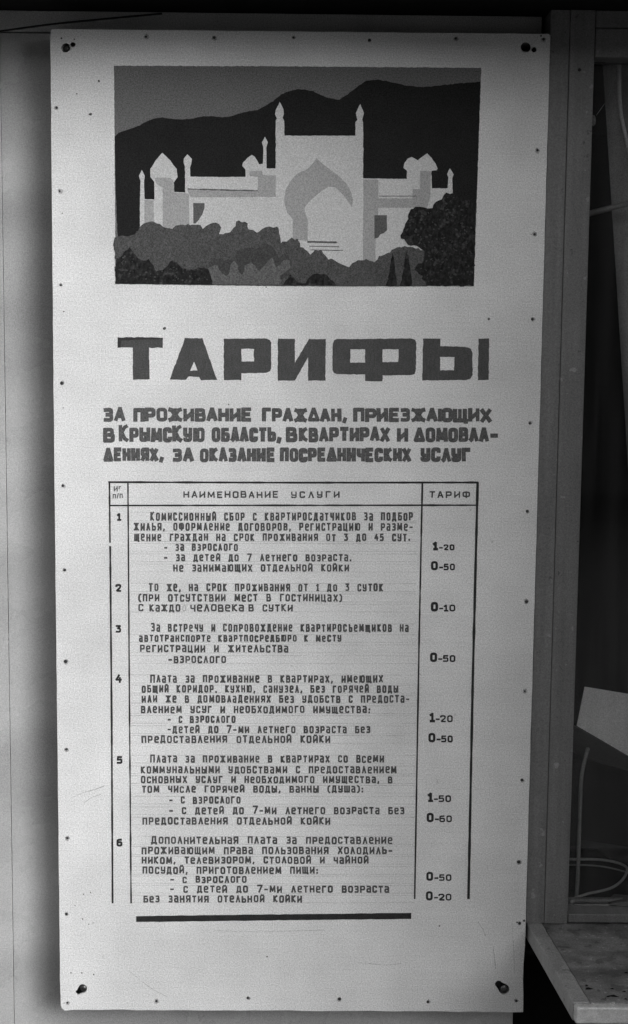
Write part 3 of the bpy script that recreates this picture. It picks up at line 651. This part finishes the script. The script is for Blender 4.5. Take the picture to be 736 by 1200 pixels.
# tube
tb = tube_obj('bent_tube', [on_y(689, 877, Y1), on_y(686.5, 886, Y1-.01), on_y(683.5, 899, Y1-.012), on_y(681.2, 915, Y1-.01), on_y(680, 945, Y1), on_y(678.5, 985, Y1), on_y(677, 1030, Y1), on_y(675, 1056, Y1)], .0034, M['tube'])
tag(tb, 'thin grey tube standing upright under the pale card box', 'tube')
cbl = tube_obj('coiled_cable', [on_y(668, 1055, .075), on_y(676, 1051.5, .075), on_y(690, 1047, .08), on_y(700, 1045, .085), on_y(714, 1041.5, .09), on_y(724, 1036, .10), on_y(731, 1029, .11), on_y(735, 1019, .13), on_y(730, 1013.5, .15), on_y(715, 1009, .155), on_y(695, 1007, .15), on_y(668, 1007, .14)], .0024, M['cable'])
tag(cbl, 'pale cable curling across the inner sill of the window', 'cable')
c2 = tube_obj('loose_wire', [on_y(667, 1013.5, .11), on_y(690, 1014, .11), on_y(712, 1016.5, .12), on_y(738, 1023, .13)], .0014, M['tube'])
tag(c2, 'thin dark wire lying behind the curling pale cable', 'wire')
cw = tube_obj('white_cord', [on_y(724.5, 64, .09), on_y(725.6, 78, .09), on_y(725.8, 95, .09), on_y(726, 113, .09), on_y(727.5, 132, .09), on_y(731, 150, .09), on_y(736, 172, .09), on_y(742, 200, .09)], lambda t_: .0045-.0012*min(1, t_*6), M['cord'])
tag(cw, 'white flat cord hanging behind the window glass at top right', 'cord')
wr = tube_obj('thin_wire', [on_y(722, 84, .056), on_y(712, 115, .055), on_y(706, 125, .055), on_y(699, 135, .052)], .0006, M['tube'])
tag(wr, 'fine wire running from the putty lump up to the cord', 'wire')
# curtain
vs, fs = [], []; nx, nz = 40, 30
for j in range(nz+1):
    v = j/nz; py = 55+(1000-55)*v
    pxl = 706+ (py-60)*.066
    a = on_y(pxl, py, .17)
    for i in range(nx+1):
        u = i/nx; vs.append((a.x+u*.75, .17+.012*math.sin(u*62+v*1.5)+.006*math.sin(u*131+v*3)+u*.02, a.z))
for j in range(nz):
    for i in range(nx): q = j*(nx+1)+i; fs.append([q, q+nx+1, q+nx+2, q+1])
cu = mesh_obj('curtain', vs, fs, M['curtain'], None, True); md = cu.modifiers.new('thickness', 'SOLIDIFY'); md.thickness = .001
tag(cu, 'dim grey curtain drawn back inside the window at the right edge', 'curtain')
# rod, hanging rag, scrap, clutter
rd = tube_obj('curtain_batten', [on_y(684, 252, .15), on_y(745, 236, .13)], .005, M['tube']); tag(rd, 'grey horizontal rod crossing behind the glass in front of the curtain', 'rod')
# rg = blob('hanging_rag', on_y(702, 366, .30), (.024, .008, .034), M['tube'], None, 5, 2); tag(rg, 'small grey crumpled rag hung in the dark of the window', 'rag')
def loose(name, P, m, th, label, cat):
    k = len(P); o = mesh_obj(name, [*P, *[q+Vector((0, .0, -th)) for q in P]], [list(range(k)), list(range(k, 2*k))[::-1]]+[[i, (i+1) % k+0, (i+1) % k+k, i+k] for i in range(k)], m)
    return tag(o, label, cat)
zi = z3+.002
loose('paper_scrap', [on_z(709, 1056, zi), on_z(718, 1060, zi+.002), on_z(745, 1058, zi+.006), on_z(745, 1050, zi+.012), on_z(720, 1047.5, zi+.008)], M['scrap'], .001, 'pointed grey paper scrap lying on the inner window sill', 'paper')
loose('dark_tray', [on_z(681, 984, zi+.03), on_z(760, 996, zi+.03), on_z(760, 1018, zi+.02), on_z(716, 1005, zi+.02), on_z(700, 995, zi+.024), on_z(681, 991, zi+.026)], M['junk'], .004, 'dark dusty sheet lying at the back of the window sill', 'sheet')

# loose dirt near the front edge of the shelf
rs = random.Random(11); vs, fs = [], []
for i in range(26):
    y = Bf.y+.019+abs(rs.gauss(0, .03)); x = sx(y, .03)+rs.uniform(0, .22)
    r = rs.uniform(.0006, .0022)*(2.2 if rs.random() < .08 else 1); n = rs.randint(5, 7); k = len(vs); a0 = rs.uniform(0, 6)
    top = (x, y, zs+.0002+r*.35); ring = [(x+math.cos(a0+2*math.pi*j/n)*r*rs.uniform(.5, 1.7)*2.1, y+math.sin(a0+2*math.pi*j/n)*r*rs.uniform(.6, 1.3), zs-.001) for j in range(n)]
    vs += [top]+ring; fs += [[k, k+1+j, k+1+(j+1) % n] for j in range(n)]
db = mesh_obj('dirt_crumbs', vs, fs, M['void']); tag(db, 'dark crumbs of dirt along the front edge of the worn shelf', 'dirt', kind='stuff')

# scuffs and scratches in the sign paint
for pts_ in ([(152, 1138), (166, 1150), (180, 1160), (196, 1168)], [(84, 935), (97, 929), (112, 925), (122, 921)], [(98, 941), (108, 934), (118, 931)], [(560, 1080), (566, 1089), (569, 1097)], [(420, 1128), (452, 1131), (470, 1129)], [(600, 1082), (602, 1110), (603, 1140)], [(578, 1110), (581, 1135)], [(236, 1090), (300, 1092), (380, 1090)]):
    u, d_ = [], []
    for i, (x, y) in enumerate(pts_):
        h_ = random.uniform(.25, .6); u.append((x, y-h_) if abs(pts_[-1][0]-pts_[0][0]) > 12 else (x-h_, y)); d_.append((x, y+h_) if abs(pts_[-1][0]-pts_[0][0]) > 12 else (x+h_, y))
    slab_xz('scratch', [[b2(*q) for q in u+d_[::-1]]], -.00009, -.00002, M['pencil'], sign)

# brush dabs in the painted foliage
def inside(p, poly):
    c = False
    for i in range(len(poly)):
        a, b = poly[i-1], poly[i]
        if (a[1] > p[1]) != (b[1] > p[1]) and p[0] < (b[0]-a[0])*(p[1]-a[1])/(b[1]-a[1])+a[0]: c = not c
    return c
def dabs(poly, n, m, lvl, s0, s1, seed):
    rs = random.Random(seed); xs = [p[0] for p in poly]; ys = [p[1] for p in poly]; vs, fs = [], []; k = 0; tries = 0
    while k < n and tries < n*20:
        tries += 1; c = (rs.uniform(min(xs), max(xs)), rs.uniform(min(ys), max(ys)))
        if not all(inside((c[0]+dx*3, c[1]+dy*3), poly) for dx, dy in ((1, 0), (-1, 0), (0, 1), (0, -1))): continue
        r = rs.uniform(s0, s1); a0 = rs.uniform(-1.2, 1.2); e = rs.uniform(.35, .8); b0 = len(vs); y = -.00012*lvl-.0000006*k
        vs.append((*b2(*c), y))
        for j in range(8):
            a = 2*math.pi*j/8; u = math.cos(a)*r*rs.uniform(.7, 1.2); v = math.sin(a)*r*e*rs.uniform(.7, 1.2)
            vs.append((*b2(c[0]+u*math.cos(a0)-v*math.sin(a0), c[1]+u*math.sin(a0)+v*math.cos(a0)), y))
        fs += [[b0, b0+1+(j+1) % 8, b0+1+j] for j in range(8)]; k += 1
    o = mesh_obj('brush_dabs', [(v[0], v[2], v[1]) for v in vs], fs, m, pic); o['kind'] = 'stuff'
TREE = r7((450, 338), (475, 318), (530, 320), (600, 352), (650, 420), (662, 600), (653, 934), (335, 934), (310, 862), (270, 825), (320, 770), (322, 700), (210, 655), (172, 600), (220, 490), (238, 428), (312, 415), (380, 420), (400, 380))
M['dab'] = mat('dark_foliage_dab', .042, .8, .3, 90, .3, 620)
M['dab_deep'] = mat('deep_foliage_dab', .050, .8, .2, 90, .3, 620)
dabs(TREE, 150, M['dab'], 10, .6, 2.2, 3)
dabs(r1((51, 747), (105, 710), (140, 748), (203, 795), (262, 755), (300, 785), (405, 805), (410, 840), (51, 838)), 60, M['dab'], 10, .5, 1.5, 4)
dabs(r1((60, 680), (150, 620), (215, 620), (262, 640), (360, 625), (440, 660), (510, 625), (650, 640), (670, 690), (560, 690), (440, 740), (300, 770), (210, 770), (110, 700)), 90, M['dab_deep'], 6.5, .8, 3.0, 5)
dabs(r2((20, 690), (150, 755), (220, 785), (320, 765), (400, 715), (500, 720), (500, 840), (0, 840)), 70, M['dab_deep'], 6.5, .8, 2.6, 6)
